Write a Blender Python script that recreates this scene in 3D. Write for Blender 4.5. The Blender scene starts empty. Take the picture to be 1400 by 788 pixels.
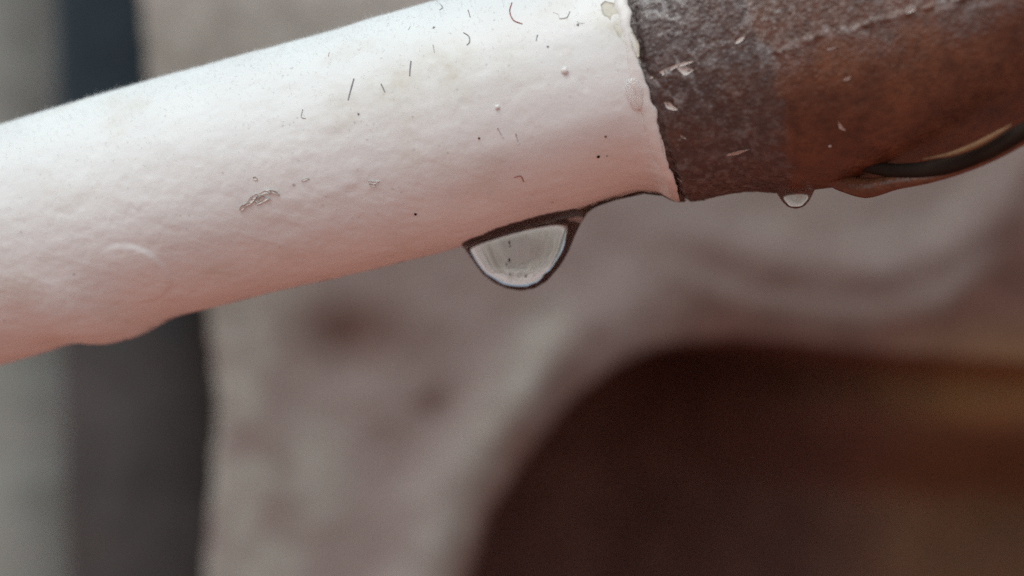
import bpy, bmesh, math, random
import numpy as np
from mathutils import Vector, Matrix

random.seed(7)
rng = np.random.default_rng(7)
scene = bpy.context.scene
COL = scene.collection
R = math.radians

# ------------------------------------------------------------------ camera, sky, sun, exposure
CAMZ = 0.16                    # camera height above the paving, metres
F = 1923.0                     # focal length in photo pixels (1400 wide)
cam_d = bpy.data.cameras.new("camera")
cam = bpy.data.objects.new("camera", cam_d)
COL.objects.link(cam)
cam.location = (0, 0, CAMZ)
cam.rotation_euler = (R(90), 0, 0)
cam_d.sensor_width = 36.0
cam_d.lens = 36.0 * F / 1400.0
cam_d.clip_start = 0.005
cam_d.clip_end = 500.0
cam_d.dof.use_dof = True
cam_d.dof.focus_distance = 0.0845
cam_d.dof.aperture_fstop = 19.0
scene.camera = cam

SUN_EL, SUN_AZ = 58.0, 215.0      # azimuth measured clockwise from +Y (behind the camera, to its left)
world = bpy.data.worlds.new("World")
scene.world = world
world.use_nodes = True
wn = world.node_tree
wn.nodes.clear()
sky = wn.nodes.new("ShaderNodeTexSky")
sky.sky_type = 'NISHITA'
sky.sun_disc = False
sky.sun_elevation = R(SUN_EL)
sky.sun_rotation = R(SUN_AZ)
sky.air_density = 1.0
sky.dust_density = 2.0
sky.ozone_density = 1.0
hs = wn.nodes.new("ShaderNodeHueSaturation")
hs.inputs['Saturation'].default_value = 0.50
bgn = wn.nodes.new("ShaderNodeBackground")
bgn.inputs['Strength'].default_value = 0.150
wo = wn.nodes.new("ShaderNodeOutputWorld")
wn.links.new(sky.outputs[0], hs.inputs['Color'])
tint = wn.nodes.new("ShaderNodeMix"); tint.data_type = 'RGBA'; tint.blend_type = 'MULTIPLY'   # neutral overcast white
tint.inputs[0].default_value = 1.0
tint.inputs[7].default_value = (0.960, 1.045, 1.015, 1)
wn.links.new(hs.outputs[0], tint.inputs[6])
wn.links.new(tint.outputs[2], bgn.inputs['Color'])
wn.links.new(bgn.outputs[0], wo.inputs[0])

sun_d = bpy.data.lights.new("sun", 'SUN')
sun_d.energy = 1.05
sun_d.angle = R(40)
sun_d.color = (1.0, 0.97, 0.92)
sun = bpy.data.objects.new("sun", sun_d)
COL.objects.link(sun)
_d = Vector((math.sin(R(SUN_AZ)) * math.cos(R(SUN_EL)), math.cos(R(SUN_AZ)) * math.cos(R(SUN_EL)), math.sin(R(SUN_EL))))
sun.rotation_euler = _d.to_track_quat('Z', 'Y').to_euler()
sun.location = _d * 2.0

vs = scene.view_settings
vs.view_transform = 'Standard'
vs.look = 'None'
vs.gamma = 1.0
vs.use_curve_mapping = False
vs.exposure = 0.0
scene.render.engine = 'CYCLES'
cy = scene.cycles
cy.use_denoising = False
cy.max_bounces = 16
cy.transmission_bounces = 12
cy.glossy_bounces = 6
cy.diffuse_bounces = 5
cy.caustics_refractive = True
cy.caustics_reflective = True

# ------------------------------------------------------------------ helpers
def tag(o, label=None, cat=None, group=None, kind=None):
    if label: o['label'] = label
    if cat: o['category'] = cat
    if group: o['group'] = group
    if kind: o['kind'] = kind
    return o

def empty(name, loc):
    o = bpy.data.objects.new(name, None)
    o.empty_display_size = 0.005
    COL.objects.link(o)
    o.location = loc
    return o

def mesh_obj(name, V, faces, mat, parent=None, smooth=True, attrs=None, origin=None):
    """V in world coordinates; the object's origin is put at `origin` (world) or its parent's."""
    V = np.asarray(V, float)
    pl = Vector(parent_world(parent)) if parent else Vector((0, 0, 0))
    o0 = Vector(origin) if origin is not None else pl
    me = bpy.data.meshes.new(name)
    L = V - np.array(o0)
    if isinstance(faces, np.ndarray):
        n = len(faces); k = faces.shape[1]
        me.vertices.add(len(V)); me.vertices.foreach_set("co", L.astype(np.float32).ravel())
        me.loops.add(n * k); me.loops.foreach_set("vertex_index", faces.astype(np.int32).ravel())
        me.polygons.add(n)
        me.polygons.foreach_set("loop_start", (np.arange(n) * k).astype(np.int32))
        me.polygons.foreach_set("loop_total", np.full(n, k, np.int32))
    else:
        me.from_pydata([tuple(v) for v in L], [], [tuple(f) for f in faces])
    me.update(calc_edges=True)
    me.validate()
    if smooth:
        me.polygons.foreach_set("use_smooth", np.ones(len(me.polygons), bool))
    for k, a in (attrs or {}).items():
        at = me.attributes.new(k, 'FLOAT', 'POINT')
        at.data.foreach_set("value", np.asarray(a, np.float32).ravel())
    me.materials.append(mat)
    o = bpy.data.objects.new(name, me)
    COL.objects.link(o)
    if parent:
        o.parent = parent
        o.location = o0 - pl
    else:
        o.location = o0
    return o

def parent_world(p):
    v = Vector((0, 0, 0))
    while p:
        v += p.location
        p = p.parent
    return v

def grid_faces(nu, nv, wrap=False):
    i = np.arange(nu - 1)[:, None]
    m = nv if wrap else nv - 1
    j = np.arange(m)[None, :]
    j2 = (j + 1) % nv
    a = i * nv + j; b = (i + 1) * nv + j; c = (i + 1) * nv + j2; d = i * nv + j2
    return np.stack([a, b, c, d], -1).reshape(-1, 4)

def _h(ix, iy, iz, seed):
    n = (ix.astype(np.int64) * 374761393 + iy.astype(np.int64) * 668265263 + iz.astype(np.int64) * 2147483647 + seed * 974711) & 0xffffffff
    n = ((n ^ (n >> 13)) * 1274126177) & 0xffffffff
    n = ((n ^ (n >> 16)) * 2246822519) & 0xffffffff
    n = n ^ (n >> 15)
    return (n & 0xffff) / 65535.0

def vnoise(p, seed=0):
    """smooth value noise in -1..1; p is (..., 3)"""
    i = np.floor(p).astype(np.int64); f = p - i
    f = f * f * f * (f * (f * 6 - 15) + 10)
    out = 0
    for dx in (0, 1):
        for dy in (0, 1):
            for dz in (0, 1):
                w = (f[..., 0] if dx else 1 - f[..., 0]) * (f[..., 1] if dy else 1 - f[..., 1]) * (f[..., 2] if dz else 1 - f[..., 2])
                out = out + w * _h(i[..., 0] + dx, i[..., 1] + dy, i[..., 2] + dz, seed)
    return out * 2 - 1

def fbm(p, oct=4, seed=0, gain=0.5):
    s, a, tot = 0, 1.0, 0
    for k in range(oct):
        s = s + a * vnoise(p * 2.03 ** k + 17.3 * k, seed + k); tot += a; a *= gain
    return s / tot

def sstep(a, b, x):
    t = np.clip((x - a) / (b - a), 0, 1)
    return t * t * (3 - 2 * t)

def unproj(px, py, d):
    """world point at photo pixel (px, py), d metres in front of the camera"""
    return np.stack([(np.asarray(px) - 700.0) / F * d, d + 0 * np.asarray(px), CAMZ + (394.0 - np.asarray(py)) / F * d], -1)

class NT:
    def __init__(self, name):
        self.m = bpy.data.materials.new(name); self.m.use_nodes = True
        self.t = self.m.node_tree; self.b = self.t.nodes['Principled BSDF']
        self.tc = self.t.nodes.new("ShaderNodeTexCoord")
    def n(self, typ, **kw):
        x = self.t.nodes.new(typ)
        for k, v in kw.items():
            if k.startswith('i_'):
                k2 = k[2:].replace('_', ' ')
                for s in x.inputs:
                    if s.name == k2: s.default_value = v
            else: setattr(x, k, v)
        return x
    def link(self, a, b): self.t.links.new(a, b)
    def mapping(self, scale=(1, 1, 1), rot=(0, 0, 0), loc=(0, 0, 0)):
        m = self.n("ShaderNodeMapping"); m.inputs['Scale'].default_value = scale; m.inputs['Rotation'].default_value = rot; m.inputs['Location'].default_value = loc
        self.link(self.tc.outputs['Object'], m.inputs['Vector']); return m.outputs[0]
    def noise(self, scale, detail=4, rough=0.55, vec=None, dist=0.0):
        x = self.n("ShaderNodeTexNoise"); x.inputs['Scale'].default_value = scale; x.inputs['Detail'].default_value = detail
        x.inputs['Roughness'].default_value = rough; x.inputs['Distortion'].default_value = dist
        self.link(vec if vec is not None else self.tc.outputs['Object'], x.inputs['Vector']); return x.outputs['Fac']
    def ramp(self, fac, stops, interp='LINEAR'):
        r = self.n("ShaderNodeValToRGB"); r.color_ramp.interpolation = interp
        e = r.color_ramp.elements
        while len(e) > 1: e.remove(e[-1])
        for k, (p, c) in enumerate(stops):
            if k == 0: e[0].position = p; el = e[0]
            else: el = e.new(p)
            el.color = (*c, 1) if isinstance(c, tuple) else (c, c, c, 1)
        self.link(fac, r.inputs[0]); return r.outputs[0]
    def mix(self, fac, a, b, mode='MIX'):
        x = self.n("ShaderNodeMix", data_type='RGBA', blend_type=mode)
        if isinstance(fac, (int, float)): x.inputs[0].default_value = fac
        else: self.link(fac, x.inputs[0])
        for s, v in ((6, a), (7, b)):
            if isinstance(v, tuple): x.inputs[s].default_value = (*v, 1)
            else: self.link(v, x.inputs[s])
        return x.outputs[2]
    def math(self, op, a, b=None, clamp=False):
        x = self.n("ShaderNodeMath", operation=op, use_clamp=clamp)
        for s, v in ((0, a), (1, b)):
            if v is None: continue
            if isinstance(v, (int, float)): x.inputs[s].default_value = v
            else: self.link(v, x.inputs[s])
        return x.outputs[0]
    def attr(self, name):
        a = self.n("ShaderNodeAttribute"); a.attribute_name = name; return a.outputs['Fac']
    def bump(self, h, dist, strength=1.0, prev=None):
        x = self.n("ShaderNodeBump"); x.inputs['Distance'].default_value = dist; x.inputs['Strength'].default_value = strength
        self.link(h, x.inputs['Height'])
        if prev is not None: self.link(prev, x.inputs['Normal'])
        return x.outputs[0]
    def set(self, **kw):
        for k, v in kw.items():
            s = self.b.inputs[k.replace('_', ' ')]
            if isinstance(v, tuple): s.default_value = (*v, 1) if len(v) == 3 else v
            elif isinstance(v, (int, float)): s.default_value = v
            else: self.link(v, s)
        return self.m

# ------------------------------------------------------------------ pipe frame (all measured from the photo)
def axis_pt(px, py, r_px, rad):
    return unproj(px, py, rad / r_px * F)
RAD = 0.008
A0 = axis_pt(0, 335, 159, RAD)
A9 = axis_pt(900, 95, 174, RAD)
E1 = (A9 - A0) / np.linalg.norm(A9 - A0)           # along the pipe, to the right
E3 = np.array([0, -1, 0]) - E1 * np.dot([0, -1, 0], E1); E3 /= np.linalg.norm(E3)   # to the camera
E2 = np.cross(E1, E3); E2 *= np.sign(E2[2]); E2 /= np.linalg.norm(E2)               # up
CAMP = np.array([0, 0, CAMZ])

def project(P):
    P = np.asarray(P); q = P - CAMP
    return 700 + F * q[..., 0] / q[..., 1], 394 - F * q[..., 2] / q[..., 1]

def t_of_px(px, off):
    """t along the axis where the line (axis + off*E2) shows at photo column px"""
    B = A9 + off * E2 - CAMP
    k = (np.asarray(px, float) - 700) / F
    return (k * B[1] - B[0]) / (E1[0] - k * E1[1])

def tangent_y(t, rad, side):
    """photo row of the silhouette of a cylinder of radius rad at axis position t; side +1 top, -1 bottom"""
    C = A9 + np.asarray(t)[..., None] * E1
    v = C - CAMP
    v = v - (v @ E1)[..., None] * E1
    d = np.linalg.norm(v, axis=-1); u = v / d[..., None]
    w = np.cross(E1, u); w = w * np.sign(w[..., 2:3])
    s = rad / d
    n = -u * s[..., None] + side * w * np.sqrt(1 - s ** 2)[..., None]
    P = C + n * np.asarray(rad)[..., None]
    return project(P)

def edge_delta(knots, side, rad=RAD):
    """radius change as a function of t that moves the silhouette onto the photo's outline"""
    ts, ds = [], []
    for x, y in knots:
        t = float(t_of_px(x, side * rad))
        r = rad
        for _ in range(12):
            px, py = tangent_y(np.array(t), np.array(r), side)
            t += (x - px) / F * 0.089
            r += side * (py - y) / F * 0.089 * 0.95
        ts.append(t); ds.append(r - rad)
    ts, ds = np.array(ts), np.array(ds)
    o = np.argsort(ts); ts, ds = ts[o], ds[o]
    def f(t):
        # smooth interpolation through the knots
        i = np.clip(np.searchsorted(ts, t) - 1, 0, len(ts) - 2)
        m = np.gradient(ds, ts)
        h = ts[i + 1] - ts[i]; s = np.clip((t - ts[i]) / h, 0, 1)
        h00 = 2 * s ** 3 - 3 * s ** 2 + 1; h10 = s ** 3 - 2 * s ** 2 + s; h01 = -2 * s ** 3 + 3 * s ** 2; h11 = s ** 3 - s ** 2
        return h00 * ds[i] + h10 * h * m[i] + h01 * ds[i + 1] + h11 * h * m[i + 1]
    return f

def hit(px, py, rad=RAD):
    """(t, theta) where the photo pixel meets the cylinder of radius rad; theta 0 = up, 90 = to the camera"""
    dr = np.array([(px - 700) / F, 1.0, (394 - py) / F])
    o = CAMP - A9
    o_ = o - (o @ E1) * E1; d_ = dr - (dr @ E1) * E1
    a = d_ @ d_; b = 2 * (o_ @ d_); c = o_ @ o_ - rad * rad
    disc = max(b * b - 4 * a * c, 0)
    s = (-b - math.sqrt(disc)) / (2 * a)
    P = CAMP + dr * s - A9
    t = P @ E1
    return t, math.atan2(P @ E3, P @ E2)

def cyl(t, th, r):
    t, th, r = np.broadcast_arrays(t, th, r)
    return A9 + t[..., None] * E1 + r[..., None] * (np.cos(th)[..., None] * E2 + np.sin(th)[..., None] * E3)

def blob_w(t, th, px, py, r_px, rad=RAD):
    tt, hh = hit(px, py, rad)
    dt = (t - tt); dh = ((th - hh + math.pi) % (2 * math.pi) - math.pi) * rad
    return np.sqrt(dt ** 2 + dh ** 2) / (r_px * 0.0465e-3)

PX = 0.0465e-3          # metres per photo pixel at the pipe

TOPK = [(-160, 214), (0, 170), (54, 154), (120, 134), (186, 115), (250, 97), (321, 78), (357, 68), (418, 52), (507, 25), (596, 0), (700, -30), (850, -72), (960, -100)]
BOTK = [(-160, 535), (0, 499), (60, 482), (105, 469), (150, 469), (185, 460), (215, 445), (245, 432), (290, 421), (400, 394), (520, 366), (629, 337), (714, 311), (801, 284), (840, 271), (880, 262), (905, 265), (925, 275), (950, 279)]
d_top, d_bot = edge_delta(TOPK, 1), edge_delta(BOTK, -1)

def sleeve_r(t, th):
    c = np.cos(th)
    wt = sstep(0.05, 0.95, c); wb = sstep(0.30, 0.97, -c)
    r = RAD + d_top(t) * wt + d_bot(t) * wb
    p = np.stack([t, np.cos(th) * RAD, np.sin(th) * RAD], -1)
    r = r + 0.060e-3 * fbm(p / np.array([6e-3, 3.2e-3, 3.2e-3]), 3, 11)
    sm = 0.35 + 0.65 * sstep(-5e-3, -18e-3, t - JT)
    r = r + sm * 0.045e-3 * fbm(p / np.array([2.4e-3, 1.1e-3, 1.1e-3]), 3, 23)
    r = r + sm * 0.014e-3 * fbm(p / 0.45e-3, 3, 31)
    ca, sa = 0.8, 0.6
    q2 = np.stack([(ca * p[..., 0] + sa * th * RAD) / 3.2e-3, (-sa * p[..., 0] + ca * th * RAD) / 0.55e-3, 0 * t], -1)
    r = r + sm * 0.022e-3 * fbm(q2, 3, 35) * sstep(0.3, -0.6, np.cos(th)) * sstep(0.1, 1.0, np.abs(np.pi - np.abs(th)))
    # sunk pits
    pit = vnoise(p / 0.8e-3, 41)
    r = r - 0.018e-3 * sstep(0.55, 0.85, pit)
    # round blister with a soft rim, low on the left
    q = blob_w(t, th, 178, 382, 56)
    r = r + 0.115e-3 * (1 - sstep(0.86, 1.04, q)) * sstep(-1.8e-3, 1.0e-3, t - hit(178, 382)[0])
    q = blob_w(t, th, 40, 430, 75)
    r = r + 0.09e-3 * (1 - sstep(0.6, 1.2, q))
    q = blob_w(t, th, 265, 250, 60)
    r = r - 0.06e-3 * (1 - sstep(0.3, 1.1, q))
    return r

# ------------------------------------------------------------------ materials
def drop_dark(t, th):
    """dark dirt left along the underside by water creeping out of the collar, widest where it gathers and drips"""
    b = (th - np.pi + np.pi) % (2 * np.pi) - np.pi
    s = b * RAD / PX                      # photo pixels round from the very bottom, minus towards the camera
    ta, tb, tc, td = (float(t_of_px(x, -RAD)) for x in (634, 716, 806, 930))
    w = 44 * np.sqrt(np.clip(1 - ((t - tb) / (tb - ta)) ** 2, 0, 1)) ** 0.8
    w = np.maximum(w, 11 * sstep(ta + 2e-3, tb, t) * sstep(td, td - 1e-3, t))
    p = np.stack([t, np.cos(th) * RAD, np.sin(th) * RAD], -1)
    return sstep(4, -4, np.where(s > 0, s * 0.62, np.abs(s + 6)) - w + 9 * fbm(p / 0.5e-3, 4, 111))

def mat_white():
    k = NT("white_paint")
    at = k.tc.outputs['Object']
    big = k.noise(160, 3, 0.5)
    base = k.ramp(big, [(0.35, (0.79, 0.805, 0.79)), (0.65, (0.84, 0.865, 0.85))])
    # cream dirt on the flank and cloudy stains
    cl = k.noise(230, 5, 0.6, dist=0.4)
    base = k.mix(k.ramp(cl, [(0.54, 0.0), (0.74, 0.40)]), base, (0.66, 0.62, 0.52))
    base = k.mix(k.math('MULTIPLY', k.attr('stain'), k.ramp(k.noise(900, 5, 0.65), [(0.35, 0.2), (0.7, 1.0)])), base, (0.60, 0.56, 0.44))
    st = k.noise(1.0, 5, 0.6, vec=k.mapping((260, 900, 900), (0, R(15), 0)))
    base = k.mix(k.ramp(st, [(0.60, 0.0), (0.78, 0.22)]), base, (0.58, 0.52, 0.47))
    base = k.mix(k.math('MULTIPLY', k.attr('drop_dark'), 0.97), base, (0.030, 0.014, 0.011))
    # specks of grit
    v = k.n("ShaderNodeTexVoronoi"); v.inputs['Scale'].default_value = 900; k.link(at, v.inputs['Vector'])
    sel = k.ramp(k.noise(420, 2, 0.5), [(0.62, 0.0), (0.68, 1.0)])
    sp = k.math('MULTIPLY', k.ramp(v.outputs['Distance'], [(0.05, 1.0), (0.13, 0.0)]), sel)
    base = k.mix(k.math('MULTIPLY', sp, 0.45), base, (0.16, 0.12, 0.11))
    v2 = k.n("ShaderNodeTexVoronoi"); v2.inputs['Scale'].default_value = 2300; k.link(at, v2.inputs['Vector'])
    sel2 = k.ramp(k.noise(700, 3, 0.6, dist=0.5), [(0.56, 0.0), (0.66, 1.0)])
    sp2 = k.math('MULTIPLY', k.ramp(v2.outputs['Distance'], [(0.12, 1.0), (0.24, 0.0)]), sel2)
    base = k.mix(k.math('MULTIPLY', sp2, 0.35), base, (0.28, 0.22, 0.20))
    b = k.bump(k.noise(2600, 4, 0.6), 0.00002, 0.8)
    b = k.bump(k.noise(700, 4, 0.6), 0.00005, 0.7, b)
    return k.set(Base_Color=base, Roughness=k.math('SUBTRACT', k.ramp(cl, [(0.3, 0.48), (0.7, 0.68)]), k.math('MULTIPLY', k.attr('satin'), 0.26)), Normal=b, Specular_IOR_Level=0.3)

def mat_rust():
    k = NT("rusted_steel")
    n1 = k.noise(260, 6, 0.65, dist=0.3)
    rust = k.ramp(n1, [(0.30, (0.060, 0.025, 0.016)), (0.46, (0.118, 0.042, 0.022)), (0.64, (0.165, 0.062, 0.030)), (0.8, (0.18, 0.085, 0.05))])
    n2 = k.noise(1500, 5, 0.7)
    rust = k.mix(k.ramp(n2, [(0.35, 0.55), (0.55, 0.0)]), rust, (0.040, 0.018, 0.013))
    n3 = k.noise(1900, 5, 0.75)
    lf = k.math('ADD', k.math('MULTIPLY', k.attr('lump'), 0.50), k.math('MULTIPLY', n3, 0.42))
    patch = k.noise(330, 4, 0.6)
    lf = k.math('ADD', lf, k.math('MULTIPLY', k.math('SUBTRACT', patch, 0.5), 0.5))
    grey = k.ramp(lf, [(0.14, (0.075, 0.058, 0.054)), (0.34, (0.19, 0.172, 0.165)), (0.56, (0.36, 0.35, 0.345)), (0.80, (0.58, 0.58, 0.58))])
    grey = k.mix(k.ramp(patch, [(0.50, 0.0), (0.68, 0.6)]), grey, (0.085, 0.036, 0.024))
    zinc = k.attr('zinc')
    dirt = k.math('MULTIPLY', k.attr('band'), k.ramp(k.noise(600, 5, 0.65), [(0.30, 0.95), (0.68, 0.35)]))
    rust = k.mix(dirt, rust, (0.052, 0.032, 0.030))
    col = k.mix(zinc, rust, grey)
    crust_glint = k.math('MULTIPLY', k.attr('crust_glint'), k.math('MULTIPLY', k.ramp(lf, [(0.38, 0.0), (0.55, 1.0)]), k.ramp(k.noise(4200, 4, 0.7), [(0.40, 0.15), (0.58, 1.0)])))
    col = k.mix(crust_glint, col, (0.46, 0.45, 0.43))
    v = k.n("ShaderNodeTexVoronoi"); v.inputs['Scale'].default_value = 1300; k.link(k.tc.outputs['Object'], v.inputs['Vector'])
    sp = k.math('MULTIPLY', k.ramp(v.outputs['Distance'], [(0.10, 1.0), (0.18, 0.0)]), k.ramp(k.noise(300, 2, 0.5), [(0.62, 0.0), (0.68, 1.0)]))
    col = k.mix(k.math('MULTIPLY', sp, 0.3), col, (0.33, 0.22, 0.18))
    b = k.bump(k.math('MULTIPLY', n3, k.math('ADD', k.math('MULTIPLY', zinc, 0.85), 0.15)), 0.00018, 0.9)
    b = k.bump(n1, 0.00025, 0.5, b)
    b = k.bump(k.noise(3200, 4, 0.65), 0.00003, 0.7, b)
    gv = k.n("ShaderNodeTexVoronoi"); gv.inputs['Scale'].default_value = 3400; k.link(k.tc.outputs['Object'], gv.inputs['Vector'])
    b = k.bump(k.math('MULTIPLY', k.ramp(gv.outputs['Distance'], [(0.0, 1.0), (0.6, 0.0)]), k.math('ADD', zinc, 0.25)), 0.00010, 0.9, b)
    return k.set(Base_Color=col, Roughness=k.ramp(n2, [(0.3, 0.24), (0.7, 0.46)]), Normal=b, Specular_IOR_Level=0.5)

def mat_water():
    k = NT("water")
    return k.set(Base_Color=(1, 1, 1), Roughness=0.0, IOR=1.333, Transmission_Weight=1.0)

def mat_plain(name, c1, c2, scale=300, rough=0.6, bump=0.0001, spec=0.4):
    k = NT(name)
    n = k.noise(scale, 5, 0.6)
    return k.set(Base_Color=k.ramp(n, [(0.35, c1), (0.65, c2)]), Roughness=rough, Specular_IOR_Level=spec,
                 Normal=k.bump(k.noise(scale * 4, 4, 0.6), bump, 0.7))

def mat_wall():
    k = NT("old_plaster")
    n1 = k.noise(34, 4, 0.5, dist=0.4)
    c = k.ramp(n1, [(0.30, (0.20, 0.150, 0.133)), (0.48, (0.250, 0.202, 0.185)), (0.64, (0.275, 0.232, 0.215)), (0.78, (0.33, 0.295, 0.27))])
    c = k.mix(k.attr('lime_lit'), c, k.ramp(k.noise(140, 5, 0.65), [(0.35, (0.28, 0.268, 0.235)), (0.65, (0.40, 0.400, 0.352))]))
    c = k.mix(k.attr('brown'), c, k.ramp(k.noise(110, 4, 0.6), [(0.35, (0.082, 0.037, 0.028)), (0.65, (0.130, 0.064, 0.049))]))
    c = k.mix(k.attr('drop_fill'), c, k.ramp(k.noise(140, 5, 0.65), [(0.35, (0.50, 0.455, 0.43)), (0.65, (0.66, 0.62, 0.59))]))
    c = k.mix(k.attr('recess_dark'), c, k.ramp(k.noise(90, 4, 0.6), [(0.3, (0.11, 0.058, 0.047)), (0.7, (0.165, 0.092, 0.074))]))
    c = k.mix(k.attr('ochre'), c, k.ramp(k.noise(120, 4, 0.6), [(0.3, (0.22, 0.125, 0.045)), (0.7, (0.34, 0.20, 0.065))]))
    b = k.bump(k.noise(500, 5, 0.65), 0.0005, 0.7)
    return k.set(Base_Color=c, Roughness=0.85, Normal=b, Specular_IOR_Level=0.25)

def mat_paving():
    k = NT("red_paving")
    n = k.noise(22, 6, 0.65)
    c = k.ramp(n, [(0.3, (0.34, 0.120, 0.082)), (0.55, (0.44, 0.165, 0.115)), (0.75, (0.50, 0.22, 0.165))])
    return k.set(Base_Color=c, Roughness=0.85, Normal=k.bump(k.noise(300, 5, 0.6), 0.001, 0.6))

M_WHITE, M_RUST, M_WATER, M_WALL, M_PAVE = mat_white(), mat_rust(), mat_water(), mat_wall(), mat_paving()
M_LIP = mat_plain("white_lip_paint", (0.72, 0.70, 0.67), (0.84, 0.83, 0.80), 500, 0.28, 0.00003, 0.5)
M_CREAM = mat_plain("cream_paint", (0.58, 0.56, 0.46), (0.70, 0.68, 0.58), 700, 0.45, 0.00005)
M_FIBRE = mat_plain("grey_fibre", (0.25, 0.24, 0.25), (0.38, 0.37, 0.38), 900, 0.7, 0.00001)
M_FIBRE_RED = mat_plain("red_fibre", (0.34, 0.13, 0.13), (0.44, 0.20, 0.19), 900, 0.7, 0.00001)
M_FIBRE_PALE = mat_plain("pale_fibre", (0.52, 0.49, 0.47), (0.64, 0.61, 0.59), 900, 0.7, 0.00001)
M_SCUFF = mat_plain("scuffed_metal", (0.34, 0.25, 0.21), (0.50, 0.40, 0.35), 1500, 0.4, 0.00003)
M_FIBRE_WHITE = mat_plain("white_lint", (0.66, 0.66, 0.65), (0.80, 0.80, 0.79), 900, 0.8, 0.00001)
M_FLAKE = mat_plain("pale_flake", (0.50, 0.44, 0.40), (0.70, 0.66, 0.62), 1500, 0.6, 0.00003)
M_BLACK = mat_plain("black_matte", (0.014, 0.009, 0.007), (0.026, 0.017, 0.012), 400, 0.8, 0.00005, 0.12)
M_AMBER = mat_plain("amber_brown", (0.12, 0.058, 0.026), (0.21, 0.115, 0.055), 900, 0.45, 0.00005)
def mat_post():
    k = NT("navy_paint")
    sep = k.n("ShaderNodeSeparateXYZ"); k.link(k.tc.outputs['Object'], sep.inputs[0])
    n = k.noise(70, 5, 0.6)
    edge = k.math('ADD', sep.outputs['Z'], k.math('MULTIPLY', k.math('SUBTRACT', n, 0.5), 0.05))
    m = k.n("ShaderNodeMapRange"); m.inputs['From Min'].default_value = 0.150; m.inputs['From Max'].default_value = 0.162
    k.link(edge, m.inputs['Value'])
    up = k.ramp(n, [(0.35, (0.006, 0.017, 0.027)), (0.65, (0.011, 0.026, 0.038))])
    lo = k.ramp(n, [(0.35, (0.040, 0.037, 0.037)), (0.65, (0.066, 0.061, 0.060))])
    return k.set(Base_Color=k.mix(m.outputs[0], lo, up), Roughness=0.6, Specular_IOR_Level=0.3, Normal=k.bump(k.noise(300, 4, 0.6), 0.0002, 0.7))
M_POST = mat_post()
M_STAKE = mat_plain("lichen_grey", (0.34, 0.355, 0.315), (0.46, 0.475, 0.435), 45, 0.8, 0.0004)

# ------------------------------------------------------------------ the setting: paving to the horizon
n = 41
g = np.sign(np.linspace(-1, 1, n)) * np.abs(np.linspace(-1, 1, n)) ** 4 * 200
X, Y = np.meshgrid(g, g, indexing='ij')
pv = mesh_obj("ground", np.stack([X, Y, 0 * X], -1).reshape(-1, 3), grid_faces(n, n), M_PAVE)
tag(pv, kind='structure')

# ------------------------------------------------------------------ the wall with its arched recess, one continuous relief
WD = 0.225
SC = WD / F
def poly_sd(px, py, poly):
    """signed distance to a closed polygon, negative inside (photo pixels)"""
    P = np.array(poly, float); Q = np.roll(P, -1, 0)
    d = np.full(px.shape, 1e9); ins = np.zeros(px.shape, bool)
    for (x0, y0), (x1, y1) in zip(P, Q):
        ex, ey = x1 - x0, y1 - y0
        s = np.clip(((px - x0) * ex + (py - y0) * ey) / (ex * ex + ey * ey), 0, 1)
        d = np.minimum(d, (px - x0 - s * ex) ** 2 + (py - y0 - s * ey) ** 2)
        c = ((y0 > py) != (y1 > py))
        xi = x0 + (py - y0) / (ey if ey else 1e-9) * ex
        ins ^= c & (px < xi)
    d = np.sqrt(d)
    return np.where(ins, -d, d)

def poly_d(px, py, pts):
    d = np.full(px.shape, 1e9)
    for (x0, y0), (x1, y1) in zip(pts[:-1], pts[1:]):
        ex, ey = x1 - x0, y1 - y0
        s = np.clip(((px - x0) * ex + (py - y0) * ey) / (ex * ex + ey * ey), 0, 1)
        d = np.minimum(d, (px - x0 - s * ex) ** 2 + (py - y0 - s * ey) ** 2)
    return np.sqrt(d)

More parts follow.
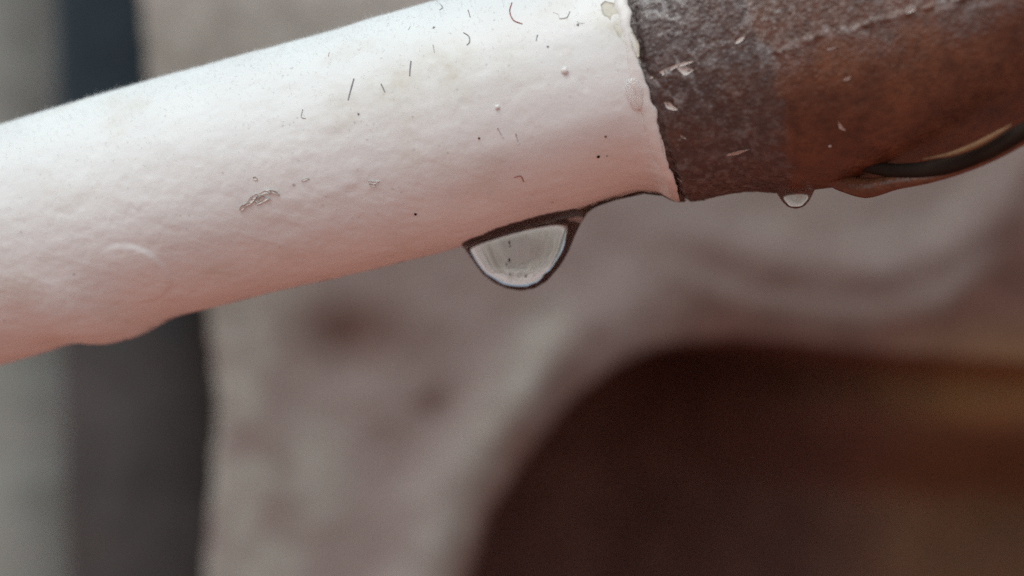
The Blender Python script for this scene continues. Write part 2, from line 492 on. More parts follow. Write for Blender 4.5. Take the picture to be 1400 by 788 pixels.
def build_wall():
    bot_px = 394 + CAMZ / SC + 20          # just under the paving
    xs = np.concatenate([np.arange(30, 1500, 5), np.arange(1500, 2500, 14)]).astype(float)
    ys = np.concatenate([np.arange(-446, -100, 8), np.arange(-100, 900, 5), np.arange(900, bot_px, 14)]).astype(float)
    px, py = np.meshgrid(xs, ys, indexing='ij')
    p3 = np.stack([px, py, 0 * px], -1)
    y = 1.3e-3 * fbm(p3 / 260, 4, 3) + 0.6e-3 * fbm(p3 / 70, 4, 5)
    arch = [(640, 830), (655, 788), (680, 708), (715, 645), (775, 572), (845, 510), (915, 482), (1000, 474), (1100, 480), (1180, 492), (1300, 500), (1500, 510),
            (1640, 560), (1720, 700), (1740, 900), (1740, 2600), (330, 2600), (330, 1500), (400, 1220), (520, 1010), (600, 900)]  # flare below the view is made up, to darken what the drop refracts
    sd = poly_sd(px + 10 * fbm(p3 / 60, 3, 9), py, arch)
    shallow = sstep(830, 1400, px)
    depth = 0.090 * (1 - shallow) + (0.013 + 0.035 * sstep(560, 760, py)) * shallow
    y = y + depth * (1 - sstep(-22, 12, sd))
    # rounded roll round the arch on its left
    y = y - 2.2e-3 * np.exp(-((sd - 75) / 42) ** 2) * sstep(980, 700, px)
    # the hanging swag band above the arch
    swag = [(780, 250), (880, 300), (1000, 345), (1100, 368), (1200, 376), (1290, 350), (1370, 280), (1430, 200)]
    dsw = poly_d(px, py, swag)
    above = py - np.interp(px, [p[0] for p in swag], [p[1] for p in swag])
    y = y - 1.3e-3 * np.exp(-(dsw / 42) ** 2)
    y = y + 0.3e-3 * np.exp(-((above - 55) / 42) ** 2) * sstep(820, 900, px)
    # left edge, leaning like the photo's, and the top edge
    edge = np.interp(py, [-900, 0, 110, 300, 430, 560, 700, 788, 2600], [60, 186, 196, 250, 277, 288, 280, 272, 250]) + 5 * fbm(p3 / 90, 3, 13)
    y = y + 0.09 * (1 - sstep(-14, 7, px - edge)) + 1.2e-3 * np.exp(-np.clip(px - edge, 0, None) / 12)
    y = y + 0.075 * sstep(-392, -436, py) + 1.5e-3 * np.exp(-np.clip(py + 392, 0, None) / 10)
    y = y + 0.075 * sstep(2420, 2460, px)
    y = np.minimum(y, 0.10)
    px = np.maximum(px, edge - 14)
    # colour masks: where the plaster is paler, browned, darkened in the recess, ochre
    nz = fbm(p3 / 55, 4, 21)
    lime_lit = np.exp(-(np.abs(px - edge - 60) / 85) ** 2) * sstep(-0.5, 0.35, nz) * 0.9
    streak = poly_d(px, py, [(585, 830), (615, 740), (650, 650), (690, 570), (725, 500), (745, 440)])
    lime_lit = np.maximum(lime_lit, 0.62 * np.exp(-(streak / 34) ** 2))  # pale streak paints in light caught by the arch's rounded edge
    lime_lit = np.maximum(lime_lit, 0.10 * np.exp(-((above - 46) / 22) ** 2) * sstep(860, 960, px) * sstep(1400, 1300, px))
    lime_lit = np.maximum(lime_lit, 0.75 * np.exp(-((px - 430) / 45) ** 2 - ((py - 650) / 80) ** 2))
    lime_lit = np.maximum(lime_lit, 0.2 * sstep(-8, -60, above) * sstep(800, 900, px) * sstep(1420, 1330, px))
    lime_lit = np.maximum(lime_lit, sstep(180, 60, py) * 0.9)
    drop_fill = sstep(90, -200, py + 50 * nz)  # paler upper wall, mostly out of view, added to brighten the drop
    brown = 0.85 * np.exp(-((px - 470) / 80) ** 2 - ((py - 445) / 50) ** 2)
    brown = np.maximum(brown, 0.6 * np.exp(-((px - 590) / 30) ** 2 - ((py - 545) / 26) ** 2))
    brown = np.maximum(brown, 0.95 * sstep(800, 1000, px + 0.6 * (py - 420)) * sstep(40, 80, above) * sstep(300, 350, py + 40 * nz))
    brown = np.maximum(brown, 0.18 * sstep(10, -30, above) * sstep(760, 880, px))
    brown = np.maximum(brown, 0.45 * np.exp(-((above - 12) / 26) ** 2) * sstep(880, 980, px))
    brown = np.maximum(brown, sstep(1290, 1400, px) * sstep(230, 330, py) * 0.85)
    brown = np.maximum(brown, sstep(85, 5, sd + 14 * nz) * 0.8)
    recess_dark = sstep(6, -10, sd) * (1 - 0.45 * shallow)  # the recess's shade put into the colour, weaker where it is shallow
    ochre = np.exp(-((px - 1385) / 150) ** 2 - ((py - 545) / 75) ** 2) * 0.65
    ochre = np.maximum(ochre, 0.30 * sstep(1180, 1400, px) * (sd < 0))
    V = np.stack([(px - 700) * SC, WD + y, CAMZ + (394 - py) * SC], -1).reshape(-1, 3)
    F4 = grid_faces(len(xs), len(ys))
    o = mesh_obj("wall", V, F4, M_WALL, origin=(0.03, WD, 0), attrs=dict(lime_lit=lime_lit, drop_fill=drop_fill, brown=brown, recess_dark=recess_dark, ochre=ochre))
    return tag(o, "weathered pinkish grey plaster wall with a dark arched recess, blurred behind the pipe", "wall")
build_wall()

# ------------------------------------------------------------------ dark round post and grey-green post left of the wall
def lathe_post(name, base, prof, mat, lean=(0, 0), label="", cat="", seg=64):
    zs = np.array([p[0] for p in prof]); rs = np.array([p[1] for p in prof])
    z = np.linspace(zs[0], zs[-1], 120); r = np.interp(z, zs, rs)
    th = np.linspace(0, 2 * np.pi, seg, endpoint=False)
    Z, T = np.meshgrid(z, th, indexing='ij'); RR = np.repeat(r[:, None], seg, 1)
    p = np.stack([np.cos(T) * 2, np.sin(T) * 2, Z / 0.01], -1)
    RR = RR * (1 + 0.02 * fbm(p, 3, 51))
    V = np.stack([base[0] + RR * np.cos(T) + lean[0] * Z, base[1] + RR * np.sin(T) + lean[1] * Z, Z + 0 * T], -1).reshape(-1, 3)
    f = [tuple(q) for q in grid_faces(len(z), seg, True)]
    f.append(tuple(range(seg))[::-1]); f.append(tuple((len(z) - 1) * seg + k for k in range(seg)))
    o = mesh_obj(name, V, f, mat, origin=(base[0], base[1], 0))
    return tag(o, label, cat)

lathe_post("post", (-0.0743, 0.3187, 0), [(-0.0100, 0.0219), (0.0000, 0.0219), (0.1100, 0.0219), (0.2100, 0.0206), (0.2875, 0.0206), (0.2950, 0.0163), (0.2975, 0.0000)], M_POST, (-0.035, 0.0),
           "dark navy round post standing left of the wall, out of focus", "post")
lathe_post("stake", (-0.1367, 0.3750, 0), [(-0.0100, 0.0325), (0.0000, 0.0325), (0.1100, 0.0325), (0.2100, 0.0312), (0.3038, 0.0300), (0.3100, 0.0250), (0.3125, 0.0000)], M_STAKE, (-0.035, 0.0),
           "grey green post at the left edge of the picture, out of focus", "post")

# ------------------------------------------------------------------ the pipe: white sleeve and rusty collar
root = empty("pipe", tuple(A9))
tag(root, "old water pipe with a white painted sleeve running into a rusty steel collar", "pipe")
T_END = float(t_of_px(902, 0)) + 0.0   # where the sleeve meets the collar
JT = float(hit(905, 200)[0])

def build_sleeve():
    nt, nh = 760, 420
    t = np.linspace(float(t_of_px(-150, 0)), JT, nt)
    th = np.linspace(0, 2 * np.pi, nh, endpoint=False)
    T, H = np.meshgrid(t, th, indexing='ij')
    r = sleeve_r(T, H)
    # ragged painted end: the last bit pulls in
    endw = 0.25e-3 * fbm(np.stack([np.cos(H) * 5, np.sin(H) * 5, 0 * H], -1), 3, 61)
    T = T + endw * sstep(JT - 2e-3, JT, T)
    V = cyl(T, H, r)
    stain = np.zeros_like(T)
    for (x, y, rr, s) in ((610, 100, 45, .7), (530, 130, 40, .6), (470, 155, 35, .5), (700, 95, 40, .4), (845, 30, 30, .9), (300, 372, 22, .5), (545, 108, 22, .8)):
        q = blob_w(T, H, x, y, rr); stain = np.maximum(stain, s * np.exp(-q ** 2))
    inner_r = RAD * 0.8
    Vi = cyl(T[[0, -1]], H[[0, -1]], np.full((2, nh), inner_r))
    Vall = np.concatenate([V.reshape(-1, 3), Vi.reshape(-1, 3)])
    Fa = grid_faces(nt, nh, True)
    j = np.arange(nh); j2 = (j + 1) % nh; b = nt * nh
    f0 = np.stack([j, j2, b + j2, b + j], -1)
    l = (nt - 1) * nh
    f1 = np.stack([l + j2, l + j, b + nh + j, b + nh + j2], -1)
    st = np.concatenate([stain.ravel(), np.zeros(2 * nh)])
    o = mesh_obj("white_sleeve", Vall, np.concatenate([Fa, f0, f1]), M_WHITE, root, attrs=dict(satin=np.concatenate([sstep(-16e-3, -3e-3, T - JT).ravel(), np.zeros(2 * nh)]), stain=st, drop_dark=np.concatenate([drop_dark(T, H).ravel(), np.zeros(2 * nh)])))
    return o
sleeve = build_sleeve()
sleeve['label'] = "white painted sleeve with lint and specks stuck to it"

CBOT = [(890, 283), (931, 278), (965, 272), (1000, 265), (1030, 261), (1060, 262), (1110, 258), (1150, 251), (1200, 241), (1280, 224), (1400, 178), (1560, 120)]
c_bot = edge_delta(CBOT, -1, RAD * 1.02)
def lumps(p):
    """little crystals and flakes of scale, 0..1"""
    w = p + 0.12e-3 * np.stack([vnoise(p / 0.3e-3, 70 + k) for k in (0, 1, 2)], -1)
    a = sstep(0.0, 0.55, vnoise(w / 0.30e-3, 75)) * 0.6
    b = sstep(0.1, 0.6, vnoise(w / 0.17e-3, 76)) * 0.35
    e = sstep(0.25, 0.6, vnoise(w / 0.52e-3, 78)) * 0.45
    return np.clip(a + b + e, 0, 1)

def collar_r(t, th):
    c = np.cos(th)
    x = t - JT
    r = RAD * 1.02 + c_bot(t) * sstep(0.0, 0.95, -c) + 0.35e-3 * sstep(0, 0.02, x)
    p = np.stack([t, np.cos(th) * RAD, np.sin(th) * RAD], -1)
    zin = zinc_mask(t, th)
    r = r + 0.07e-3 * fbm(p / 2.6e-3, 3, 71)
    r = r + zin * 0.055e-3 * (fbm(p / 0.42e-3, 3, 73)) + zin * 0.05e-3
    r = r + 0.17e-3 * lumps(p) * np.clip(zin * (0.45 + 0.55 * sstep(0.1, 0.6, c)) + 0.10, 0, 1)
    r = r + (1 - zin) * 0.014e-3 * fbm(p / 0.5e-3, 4, 77)
    # long ridge running up the side
    th_r = ridge_th(t)
    d = ((th - th_r + np.pi) % (2 * np.pi) - np.pi) * RAD
    r = r + 0.15e-3 * sstep(-0.5, 0.5, vnoise(p / 0.55e-3, 83)) * np.exp(-((d + 0.22e-3 * fbm(p / 0.8e-3, 2, 79)) / 0.14e-3) ** 2) * sstep(0.0068, 0.0085, x)
    # bead row on the edge, low down
    bead = 0.10e-3 * np.exp(-((x - 0.0012) / 0.35e-3) ** 2) * sstep(0.1, 0.6, vnoise(p / 0.45e-3, 81)) * sstep(0.2, -0.5, c)
    r = r + bead
    r = r - 0.42e-3 * (1 - sstep(0.2e-3, 0.65e-3, x))
    return r

_t1, _h1 = hit(1040, 74, RAD * 1.05); _t2, _h2 = hit(1260, 12, RAD * 1.06)
def ridge_th(t): return _h1 + (t - _t1) / (_t2 - _t1) * (_h2 - _h1)
_zt, _ = hit(1063, 150, RAD * 1.05)
def zinc_mask(t, th):
    p = np.stack([t, np.cos(th) * RAD, np.sin(th) * RAD], -1)
    e = t - _zt + 0.9e-3 * fbm(p / 2.0e-3, 4, 91)
    z = sstep(0.5e-3, -0.5e-3, e)
    up = sstep(-0.15, 0.15, _h1 + 0.10 - th + 0.2 * fbm(p / 2.5e-3, 3, 93))      # grey also runs on above the ridge
    up = up * (np.cos(th) > -0.5)
    low = sstep(1.60, 1.05, np.abs(th) + 0.5 * fbm(p / 2.2e-3, 4, 95))         # browner towards the underside
    return np.clip(np.maximum(z * (0.22 + 0.78 * low) * (1 - 0.45 * np.exp(-((e + 0.9e-3) / 0.7e-3) ** 2)), 0.30 * up), 0, 1)

def band_mask(t, th):
    p = np.stack([t, np.cos(th) * RAD, np.sin(th) * RAD], -1)
    return sstep(0.45e-3, -0.45e-3, t - _zt + 0.9e-3 * fbm(p / 2.0e-3, 4, 91))

def build_collar():
    nt, nh = 560, 560
    t = np.linspace(JT - 0.1e-3, float(t_of_px(1500, 0)), nt)
    th = np.linspace(-np.pi, np.pi, nh, endpoint=False)
    T, H = np.meshgrid(t, th, indexing='ij')
    r = collar_r(T, H)
    ragged = 0.22e-3 * fbm(np.stack([np.cos(H) * 12, np.sin(H) * 12, 0 * H], -1), 4, 63)
    T2 = T + ragged * sstep(JT + 1.5e-3, JT, T)
    V = cyl(T2, H, r)
    zin = zinc_mask(T, H)
    p = np.stack([T, np.cos(H) * RAD, np.sin(H) * RAD], -1)
    crust_glint = 1.2 * sstep(1.05, 0.50, H + 0.25 * fbm(p / 2e-3, 3, 97)) * (H > -1.2) * sstep(0.012, 0.004, T - JT) * 0.8
    for (x, y, rx, ry, s) in ((905, 100, 22, 9, 1.0), (938, 92, 16, 11, 1.0), (915, 142, 14, 9, .9), (895, 20, 40, 30, .7), (1060, 10, 25, 12, .6)):
        tt, hh = hit(x, y, RAD * 1.05)
        a = (T - tt) / PX; b = (H - hh) * RAD / PX
        crust_glint = np.maximum(crust_glint, s * np.exp(-(((a * 0.97 + b * -0.25) / rx) ** 2 + ((b * .97 + a * .25) / ry) ** 2)))
    dr = (H - ridge_th(T)) * RAD + 0.22e-3 * fbm(p / 0.8e-3, 2, 79)
    crust_glint = np.maximum(crust_glint, 0.3 * np.exp(-(dr / 0.22e-3) ** 2) * sstep(0.0068, 0.0085, T - JT))  # the ridge's highlight painted on as a pale line
    Vi = cyl(T[[0, -1]], H[[0, -1]], np.full((2, nh), RAD * 0.8))
    Fa = grid_faces(nt, nh, True)
    j = np.arange(nh); j2 = (j + 1) % nh; b = nt * nh; l = (nt - 1) * nh
    f0 = np.stack([j, j2, b + j2, b + j], -1)
    f1 = np.stack([l + j2, l + j, b + nh + j, b + nh + j2], -1)
    pad = np.zeros(2 * nh)
    o = mesh_obj("rusty_collar", np.concatenate([V.reshape(-1, 3), Vi.reshape(-1, 3)]), np.concatenate([Fa, f0, f1]), M_RUST, root,
                 attrs=dict(band=np.concatenate([band_mask(T, H).ravel(), pad]), lump=np.concatenate([lumps(p).ravel(), pad]), zinc=np.concatenate([zin.ravel(), pad]), crust_glint=np.concatenate([crust_glint.ravel(), pad])))
    o['label'] = "rusty brown steel collar with a rough grey flaking band at its edge"
    return o
collar = build_collar()

# glossy painted lip where the sleeve ends: a low bead round the end
def tube(name, pts, rad, mat, parent, seg=8, flat=None, sub=6):
    """tube through world points; rad a number or one per point; flat = (normal, factor) squashes it along that direction"""
    P = np.array(pts, float); n0 = len(P)
    rad = np.full(n0, rad) if np.isscalar(rad) else np.array(rad, float)
    s = np.linspace(0, n0 - 1, (n0 - 1) * sub + 1)
    m = np.gradient(P, axis=0)
    i = np.clip(s.astype(int), 0, n0 - 2); f = (s - i)[:, None]
    C = (2 * f ** 3 - 3 * f ** 2 + 1) * P[i] + (f ** 3 - 2 * f ** 2 + f) * m[i] + (-2 * f ** 3 + 3 * f ** 2) * P[i + 1] + (f ** 3 - f ** 2) * m[i + 1]
    rr = np.interp(s, np.arange(n0), rad)
    T = np.gradient(C, axis=0); T /= np.linalg.norm(T, axis=1)[:, None] + 1e-12
    up = np.array([0.13, -0.9, 0.37])
    N = np.cross(T, up); N /= np.linalg.norm(N, axis=1)[:, None]; B = np.cross(T, N)
    th = np.linspace(0, 2 * np.pi, seg, endpoint=False)
    D = rr[:, None, None] * (np.cos(th)[None, :, None] * N[:, None] + np.sin(th)[None, :, None] * B[:, None])
    if flat is not None:
        nn = np.array(flat[0]); nn = nn / np.linalg.norm(nn)
        D = D - (1 - flat[1]) * (D @ nn)[..., None] * nn
    V = (C[:, None] + D).reshape(-1, 3)
    fs = [tuple(q) for q in grid_faces(len(C), seg, True)]
    fs.append(tuple(range(seg))[::-1]); fs.append(tuple((len(C) - 1) * seg + k for k in range(seg)))
    return mesh_obj(name, V, fs, mat, parent, origin=C[len(C) // 2])

def end_lip():
    nh, ns = 260, 10
    th = np.linspace(0, 2 * np.pi, nh, endpoint=False)
    a = np.linspace(0, np.pi, ns)
    q = np.stack([np.cos(th) * 4, np.sin(th) * 4, 0 * th], -1)
    w = 0.42e-3 * (1 + 0.45 * fbm(q, 3, 101)) ; h = 0.11e-3 * (1 + 0.5 * fbm(q * 2, 3, 103))
    jag = 0.22e-3 * fbm(q * 3, 4, 105)
    H, Aa = np.meshgrid(th, a, indexing='ij')
    T = JT - 0.30e-3 + jag[:, None] - np.cos(Aa) * w[:, None]
    r = sleeve_r(np.minimum(T, JT), H) + h[:, None] * np.sin(Aa) - 0.03e-3 - 0.08e-3 * (np.abs(np.cos(Aa)) > 0.99)
    V = cyl(T, H, r).reshape(-1, 3)
    i = np.arange(nh)[:, None]; j = np.arange(ns - 1)[None]
    i2 = (i + 1) % nh
    fa = np.stack([i * ns + j, i2 * ns + j, i2 * ns + j + 1, i * ns + j + 1], -1).reshape(-1, 4)
    return mesh_obj("end_lip", V, fa, M_LIP, sleeve)
end_lip()

def on_sleeve(x, y, lift=0.0):
    t, h = hit(x, y)
    r = float(sleeve_r(np.array([t]), np.array([h]))[0])
    t, h = hit(x, y, r)
    r = float(sleeve_r(np.array([t]), np.array([h]))[0])
    return cyl(np.array(t), np.array(h), np.array(r + lift))

def on_collar(x, y, lift=0.0):
    r = RAD * 1.05
    for _ in range(3):
        t, h = hit(x, y, r); r = float(collar_r(np.array([t]), np.array([h]))[0])
    return cyl(np.array(t), np.array(h), np.array(r + lift))

# lint and hairs, each where the photo shows one
def fibre(pts, rad, mat, lift=0.03e-3):
    n = len(pts)
    P = [on_sleeve(x, y, lift * (1.0 if 0 < k < n - 1 else 0.5)) for k, (x, y) in enumerate(pts)]
    return tube("fibre", P, rad, mat, sleeve, 6, sub=4)
fibre([(484, 108), (480, 122), (476, 137)], 0.042e-3, M_FIBRE)
fibre([(562, 84), (561, 92), (560, 104)], 0.040e-3, M_FIBRE)
fibre([(521, 115), (524, 121), (526, 126)], 0.036e-3, M_FIBRE)
fibre([(700, 4), (697, 16), (702, 28), (714, 33)], 0.035e-3, M_FIBRE_RED)
fibre([(634, 45), (641, 50), (642, 58), (638, 62)], 0.03e-3, M_FIBRE)
fibre([(765, 26), (775, 24), (779, 16)], 0.03e-3, M_FIBRE_PALE)
fibre([(735, 48), (733, 56)], 0.03e-3, M_FIBRE)
fibre([(592, 62), (594, 72)], 0.03e-3, M_FIBRE_PALE)
fibre([(703, 243), (712, 241), (716, 249)], 0.03e-3, M_FIBRE_RED)
fibre([(705, 183), (709, 197)], 0.035e-3, M_FIBRE_PALE)
fibre([(680, 175), (688, 188)], 0.035e-3, M_FIBRE_PALE)
fibre([(640, 14), (643, 24)], 0.03e-3, M_FIBRE)
fibre([(597, 2), (605, 10), (601, 14)], 0.03e-3, M_FIBRE)
fibre([(414, 150), (412, 160), (418, 162)], 0.03e-3, M_FIBRE_PALE)
for _ in range(4):
    x = random.uniform(430, 830); y = random.uniform(max(8, 60 - (x - 430) * .3), 150 - (x - 430) * 0.1)
    a = random.uniform(0, math.pi); L = random.uniform(3, 8)
    c = random.uniform(-3, 3)
    fibre([(x - L * math.cos(a), y - L * math.sin(a)), (x + c * math.sin(a), y - c * math.cos(a)), (x + L * math.cos(a), y + L * math.sin(a))],
          random.uniform(0.009e-3, 0.017e-3), random.choice([M_FIBRE, M_FIBRE_PALE, M_FIBRE_PALE, M_FIBRE_PALE, M_FIBRE_RED]), 0.01e-3)

# the fine nap of lint on the upper side, uncountable: one mesh
def nap():
    M = 7000
    t = rng.uniform(float(t_of_px(-60, 0)), JT - 0.4e-3, M)
    th = rng.normal(0.05, 0.62, M)
    r = sleeve_r(t, th)
    L = rng.uniform(0.08e-3, 0.36e-3, M) * (1 + (rng.random(M) < 0.05) * 1.2)
    P0 = cyl(t, th, r - 0.004e-3)
    N = np.cos(th)[:, None] * E2 + np.sin(th)[:, None] * E3
    S = -np.sin(th)[:, None] * E2 + np.cos(th)[:, None] * E3
    a = rng.uniform(0, 2 * np.pi, M)
    D = np.cos(a)[:, None] * E1 + np.sin(a)[:, None] * S
    lean = rng.uniform(0.2, 1.5, M)[:, None]
    D1 = N + D * lean; D1 /= np.linalg.norm(D1, axis=1)[:, None]
    D2_ = D1 + D * rng.uniform(0.1, 0.8, M)[:, None]; D2_ /= np.linalg.norm(D2_, axis=1)[:, None]
    P1 = P0 + D1 * (L * .5)[:, None]; P2 = P1 + D2_ * (L * .5)[:, None]
    w = 0.0065e-3
    X = np.cross(D1, D); X /= np.linalg.norm(X, axis=1)[:, None] + 1e-9
    Y = np.cross(X, D1)
    tri = [X * w, (-0.5 * X + 0.87 * Y) * w, (-0.5 * X - 0.87 * Y) * w]
    V = np.stack([P0 + q for q in tri] + [P1 + q * .8 for q in tri] + [P2], 1)
    base = (np.arange(M) * 7)[:, None]
    f = []
    for k in range(3):
        k2 = (k + 1) % 3
        f += [base + np.array([[k, k2, 3 + k2]]), base + np.array([[k, 3 + k2, 3 + k]]), base + np.array([[3 + k, 3 + k2, 6]])]
    o = mesh_obj("lint_nap", V.reshape(-1, 3), np.concatenate(f), M_FIBRE_WHITE, sleeve)
    tag(o, kind='stuff')
nap()

# small grains
def grain(name, c, rad, mat, parent, seed=0):
    bm = bmesh.new(); bmesh.ops.create_icosphere(bm, subdivisions=2, radius=1)
    V = np.array([v.co[:] for v in bm.verts]); Fc = np.array([[v.index for v in f.verts] for f in bm.faces]); bm.free()
    V = V * (1 + 0.22 * fbm(V * 1.3 + seed, 2, 5))[:, None] * np.array(rad) + np.array(c)
    return mesh_obj(name, V, Fc, mat, parent, origin=c)
for k, (x, y, r, m) in enumerate([(772, 97, 4.5, M_LIP), (680, 147, 3.2, M_LIP), (818, 215, 2.1, M_BLACK), (568, 293, 2.0, M_BLACK), (593, 38, 1.8, M_FIBRE),
                                  (790, 34, 1.7, M_FIBRE), (749, 64, 1.5, M_FIBRE), (828, 187, 1.6, M_AMBER), (830, 214, 1.2, M_FIBRE),
                                  (490, 156, 1.6, M_FIBRE), (655, 189, 1.6, M_AMBER)]):
    grain("bead" if m is M_LIP else "grit", on_sleeve(x, y, 0.0), (r * PX,) * 3, m, sleeve, k)

# crumpled flakes: torn paint on the sleeve and pale flecks on the rust
def flake(name, pts, width, mat, parent, surf, curl=0.12e-3, seed=0):
    """a little curled strip following pixel points, standing off the surface at its edges"""
    P = np.array([surf(x, y, 0.0) for x, y in pts]); n = len(P); nv = 5
    s = np.linspace(0, n - 1, (n - 1) * 5 + 1)
    C = np.stack([np.interp(s, np.arange(n), P[:, k]) for k in range(3)], -1)
    T = np.gradient(C, axis=0); T /= np.linalg.norm(T, axis=1)[:, None]
    ax = A9 + ((C - A9) @ E1)[:, None] * E1
    N = C - ax; N /= np.linalg.norm(N, axis=1)[:, None]
    S = np.cross(T, N)
    v = np.linspace(-1, 1, nv)
    wv = width * PX * (np.sin(np.linspace(0.25, np.pi - 0.2, len(C))) ** 0.8) * (1 + 0.5 * vnoise(np.stack([s * 1.7, 0 * s + seed, 0 * s], -1), 7))
    pp = np.stack(np.broadcast_arrays(s[:, None] * 2.1, v[None] * 1.4, np.array(seed * 3.7)), -1)
    lift = curl * (0.35 + np.abs(v)[None] ** 1.5 * 0.8 + 0.55 * vnoise(pp, 9))
    V = C[:, None] + S[:, None] * (v[None, :, None] * wv[:, None, None]) + N[:, None] * lift[..., None]
    V2 = V - N[:, None] * 0.03e-3
    nn = len(C) * nv
    fa = grid_faces(len(C), nv); fb = grid_faces(len(C), nv)[:, ::-1] + nn
    rim = [(i * nv, (i + 1) * nv) for i in range(len(C) - 1)] + [((i + 1) * nv + nv - 1, i * nv + nv - 1) for i in range(len(C) - 1)]
    rim += [(j + 1, j) for j in range(nv - 1)] + [((len(C) - 1) * nv + j, (len(C) - 1) * nv + j + 1) for j in range(nv - 1)]
    fr = np.array([(a, b, b + nn, a + nn) for a, b in rim])
    return mesh_obj(name, np.concatenate([V.reshape(-1, 3), V2.reshape(-1, 3)]), np.concatenate([fa, fb, fr]), mat, parent, origin=C[len(C) // 2])
for k, (pts, w, m) in enumerate([([(328, 288), (334, 281), (343, 277)], 2.6, M_FLAKE), ([(337, 281), (346, 271), (352, 265)], 2.2, M_LIP),
                                 ([(344, 272), (352, 274), (361, 268)], 2.6, M_FLAKE), ([(355, 266), (363, 262), (371, 263)], 2.0, M_LIP),
                                 ([(350, 279), (360, 273), (369, 271)], 1.8, M_LIP), ([(368, 260), (376, 262), (382, 266)], 1.6, M_FLAKE),
                                 ([(346, 243), (352, 245)], 1.6, M_FLAKE), ([(503, 247), (510, 250), (519, 248)], 1.5, M_LIP), ([(505, 252), (514, 254)], 1.3, M_FLAKE),
                                 ([(412, 247), (423, 244)], 1.3, M_LIP)]):
    flake("paint_flake", pts, w, m, sleeve, on_sleeve, 0.11e-3 if k < 6 else 0.06e-3, 60 + k)
flake("paint_flake", [(824, 4), (838, 18), (852, 40), (864, 62)], 9, M_CREAM, sleeve, on_sleeve, 0.03e-3, 7)
flake("paint_flake", [(862, 45), (868, 60), (873, 78)], 4, M_CREAM, sleeve, on_sleeve, 0.12e-3, 8)
for k, (pts, w, m) in enumerate([([(993, 212), (1008, 209), (1024, 204)], 3.5, M_SCUFF), ([(1146, 166), (1149, 173), (1156, 178)], 3.5, M_SCUFF),
                                 ([(1152, 110), (1164, 105)], 2.5, M_SCUFF), ([(888, 107), (905, 100), (925, 90), (948, 84)], 4, M_FLAKE),
                                 ([(926, 92), (936, 98), (948, 96)], 6, M_FLAKE), ([(908, 140), (918, 147), (926, 150)], 5, M_FLAKE),
                                 ([(1130, 68), (1145, 64)], 2.5, M_SCUFF), 
                                 ([(1238, 18), (1252, 12)], 2.5, M_FLAKE), ([(930, 185), (938, 190)], 3, M_SCUFF),
                                 ([(925, 243), (932, 248)], 3, M_FLAKE), ([(1132, 200), (1137, 199)], 2, M_FLAKE), ([(1005, 60), (1018, 50)], 3, M_FLAKE),
                                 ([(870, 70), (876, 88)], 2.5, M_CREAM), ([(884, 128), (890, 152)], 2.0, M_LIP)]):
    flake("pale_fleck", pts, w * 0.62, m, collar, on_collar, 0.035e-3, 20 + k)

# underside of the collar, right: a lower lip, and added strips for a water film's dark edge and amber highlight
def dpt(x, y, off):
    t = float(t_of_px(x, -RAD)); d = (A9 + t * E1)[1]
    return unproj(x, y, d - off)
tube("lower_lip", [dpt(1120, 240, .0015), dpt(1150, 249, .002), (dpt(1185, 257, .003)), dpt(1225, 250, .004), dpt(1280, 242, .005), dpt(1342, 222, .006), dpt(1400, 193, .007), dpt(1470, 152, .008)],
     [0.3e-3, 0.55e-3, 0.62e-3, 0.42e-3, 0.26e-3, 0.22e-3, 0.22e-3, 0.22e-3], M_RUST, collar, 20, sub=10)
tube("film_dark", [dpt(1120, 220, .0012), dpt(1145, 224, .0022), dpt(1175, 227, .0031), dpt(1230, 234, .0042), dpt(1290, 228, .0053), dpt(1350, 206, .0064), dpt(1400, 179, .0074), dpt(1470, 136, .0084)],
     [0.05e-3, 0.16e-3, 0.30e-3, 0.44e-3, 0.52e-3, 0.50e-3, 0.46e-3, 0.46e-3], M_BLACK, collar, 24, sub=10)
tube("film_highlight", [dpt(1262, 218, .0058), dpt(1300, 211, .0064), dpt(1335, 198, .0070), dpt(1365, 182, .0075), dpt(1384, 170, .0078)],
     [0.03e-3, 0.14e-3, 0.19e-3, 0.15e-3, 0.03e-3], M_AMBER, collar, 14, sub=10)

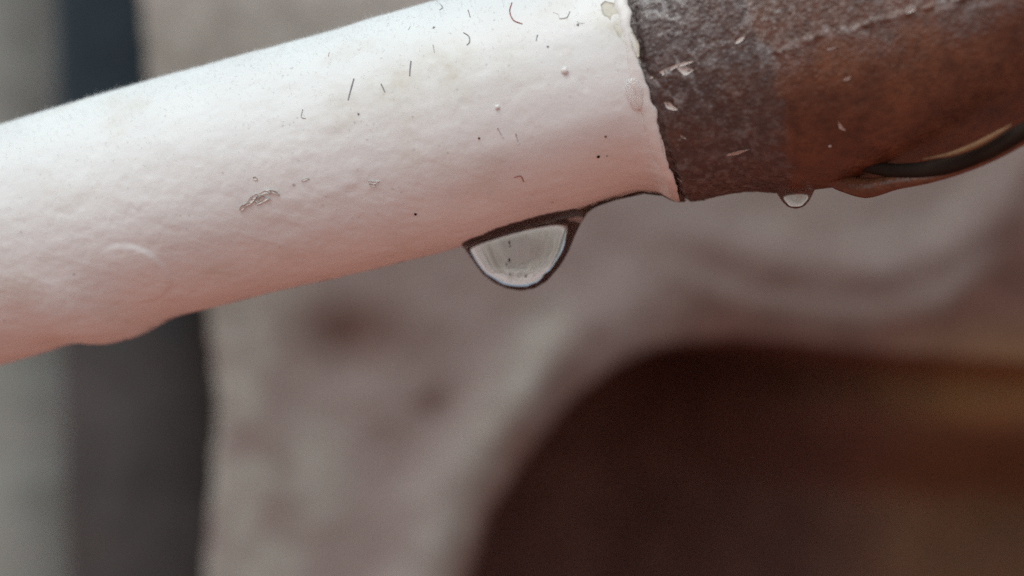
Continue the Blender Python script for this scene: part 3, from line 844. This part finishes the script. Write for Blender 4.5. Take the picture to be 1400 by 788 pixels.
# ------------------------------------------------------------------ water
def height_drop(name, x0, x1, xc, pipe_k, drop_k, tail, dc, vmax, nu, nv, vs=0.50, vo=8, sink=0.12e-3, rise_r=RAD):
    """a drop hanging under a pipe: its height below the pipe follows the photo's outline, turned about the drop's middle"""
    hx = np.array([p[0] for p in drop_k], float); hy = np.array([p[1] for p in drop_k], float)
    kx = np.array([p[0] for p in pipe_k], float); ky = np.array([p[1] for p in pipe_k], float)
    psi = math.atan2(-E1[1], E1[0])
    ca, sa = math.cos(psi), math.sin(psi)
    ra = np.linspace(0, 130, 261)
    def side(sg):
        x = xc + sg * ra
        h = np.interp(x, hx, hy, left=-1, right=-1) - np.interp(x, kx, ky)
        out = (x < hx[0]) | (x > hx[-1])
        e = hx[0] if sg < 0 else hx[-1]
        h = np.where(out, -0.25 * np.abs(x - e), h)
        ker = np.exp(-(np.arange(-12, 13) / 5.0) ** 2); ker /= ker.sum()
        hp = np.concatenate([h[12:0:-1], h, np.full(12, h[-1])])
        return np.convolve(hp, ker, 'valid')
    hl, hr = side(-1), side(1)
    Xc = (xc - 700) / F * dc
    u = np.linspace(x0 - xc, x1 - xc, nu); v = np.linspace(-vmax, vmax, nv)
    U, Vv = np.meshgrid(u, v, indexing='ij')
    mpp = dc / F
    rr = np.sqrt(U ** 2 + ((Vv - vo) / vs) ** 2); cs = U / np.maximum(rr, 1e-6)
    w = 0.5 + 0.5 * cs
    h = (1 - w) * np.interp(rr, ra, hl) + w * np.interp(rr, ra, hr)
    h = h + 0.36 * fbm(np.stack([U / 9.0, Vv / 16.0, 0 * U], -1), 3, 131) * np.clip(h / 12, 0, 1)
    if tail:
        ht = tail[1] * (1 - (Vv / tail[2]) ** 2) * sstep(x1 - xc - 2, x1 - xc - 22, U) * sstep(10, 60, U)
        k = 2.0
        h = np.logaddexp(h / k, ht / k) * k
        h = np.where((h < k) & (ht <= 0), np.minimum(h, k * 0 + np.where(h < 0.8 * k, h - 0.7 * k, h)), h)
    h = np.maximum(h, -sink / mpp)
    Xw = Xc + mpp * (U * ca + Vv * sa)
    Yw = dc + mpp * (-U * sa + Vv * ca)
    # the pipe's underside at this point
    Xl = Xc + mpp * U * ca; Yl = dc - mpp * U * sa
    col = 700 + F * Xl / Yl
    zb = (394 - np.interp(col, kx, ky)) / F * Yl
    rise = (rise_r - np.sqrt(np.maximum(rise_r ** 2 - (Vv * mpp) ** 2, 1e-12))) * 1.0
    zlow = CAMZ + zb + rise - h * mpp
    ztop = CAMZ + zb + rise + (sink + 0.25e-3)
    low = np.stack([Xw, Yw, zlow], -1).reshape(-1, 3); top = np.stack([Xw, Yw, ztop], -1).reshape(-1, 3)
    n = nu * nv
    f1 = grid_faces(nu, nv)[:, ::-1]; f2 = grid_faces(nu, nv) + n
    b = [(i * nv, (i + 1) * nv) for i in range(nu - 1)] + [((i + 1) * nv + nv - 1, i * nv + nv - 1) for i in range(nu - 1)]
    b += [(j + 1, j) for j in range(nv - 1)] + [((nu - 1) * nv + j, (nu - 1) * nv + j + 1) for j in range(nv - 1)]
    fr = np.array([(a, c, c + n, a + n) for a, c in b])
    Vs = np.concatenate([low, top])
    o = mesh_obj(name, Vs, np.concatenate([f1, f2, fr]), M_WATER, origin=(Xc, dc, CAMZ + float(zb.mean())))
    bm = bmesh.new(); bm.from_mesh(o.data); bmesh.ops.recalc_face_normals(bm, faces=bm.faces); bm.to_mesh(o.data); bm.free()
    return o

DC = float((A9 + float(t_of_px(714, -RAD)) * E1)[1])
PIPEK = [(p[0], p[1]) for p in BOTK]
DROPK = [(629, 337), (640, 353), (656, 375), (673, 388), (690, 395), (709.5, 398), (729, 395), (746, 385.5), (765, 364), (777, 343), (785.5, 321.6), (794, 304), (803.5, 290), (816, 279.5)]
drop = height_drop("water_drop", 618, 936, 714, PIPEK, DROPK, (0, 3.2, 26), DC, 100, 260, 170)
tag(drop, "clear rounded water drop hanging under the white sleeve, sharp in focus", "water drop")

D2 = float((A9 + float(t_of_px(1087, -RAD)) * E1)[1])
drop2 = height_drop("water_drop", 1056, 1120, 1088, CBOT, [(1061, 262), (1068, 274), (1077, 283), (1088, 286), (1099, 283), (1107, 274), (1114, 258)], None, D2 - 0.0006, 20, 60, 60, vs=0.32, vo=0, sink=0.05e-3)
tag(drop2, "tiny blurred water drop hanging under the rusty collar", "water drop")

# flattened droplet at the seam
def seam_droplet():
    c = on_sleeve(868, 130, 0.0)
    t, h = hit(868, 130)
    N = (c - (A9 + t * E1)); N /= np.linalg.norm(N); S = np.cross(E1, N)
    bm = bmesh.new(); bmesh.ops.create_uvsphere(bm, u_segments=28, v_segments=18, radius=1)
    V = np.array([v.co[:] for v in bm.verts]); fs = [tuple(v.index for v in f.verts) for f in bm.faces]; bm.free()
    a = V[:, 0] * 11 * PX * (1 - 0.15 * V[:, 1]); b = V[:, 1] * 21 * PX; d = V[:, 2] * 0.20e-3
    W = c + a[:, None] * E1 + b[:, None] * S + d[:, None] * N
    o = mesh_obj("water_droplet", W, fs, M_WATER, origin=c)
    return tag(o, "flattened clear droplet at the seam between white sleeve and rusty collar", "water drop")
seam_droplet()

# motes drifting inside the hanging drop
for k, (x, y, r, dy) in enumerate([(697, 331, 1.6, .0006), (698, 336, 1.2, .0006), (697, 355, 1.9, .0004), (693, 361, 1.2, .0004), (719, 376, 1.3, .0), (698, 374, 1.2, .0)]):
    grain("mote", unproj(x, y, DC - dy), (r * PX * 0.8, r * PX, r * PX * 1.7), M_BLACK, drop, 40 + k)
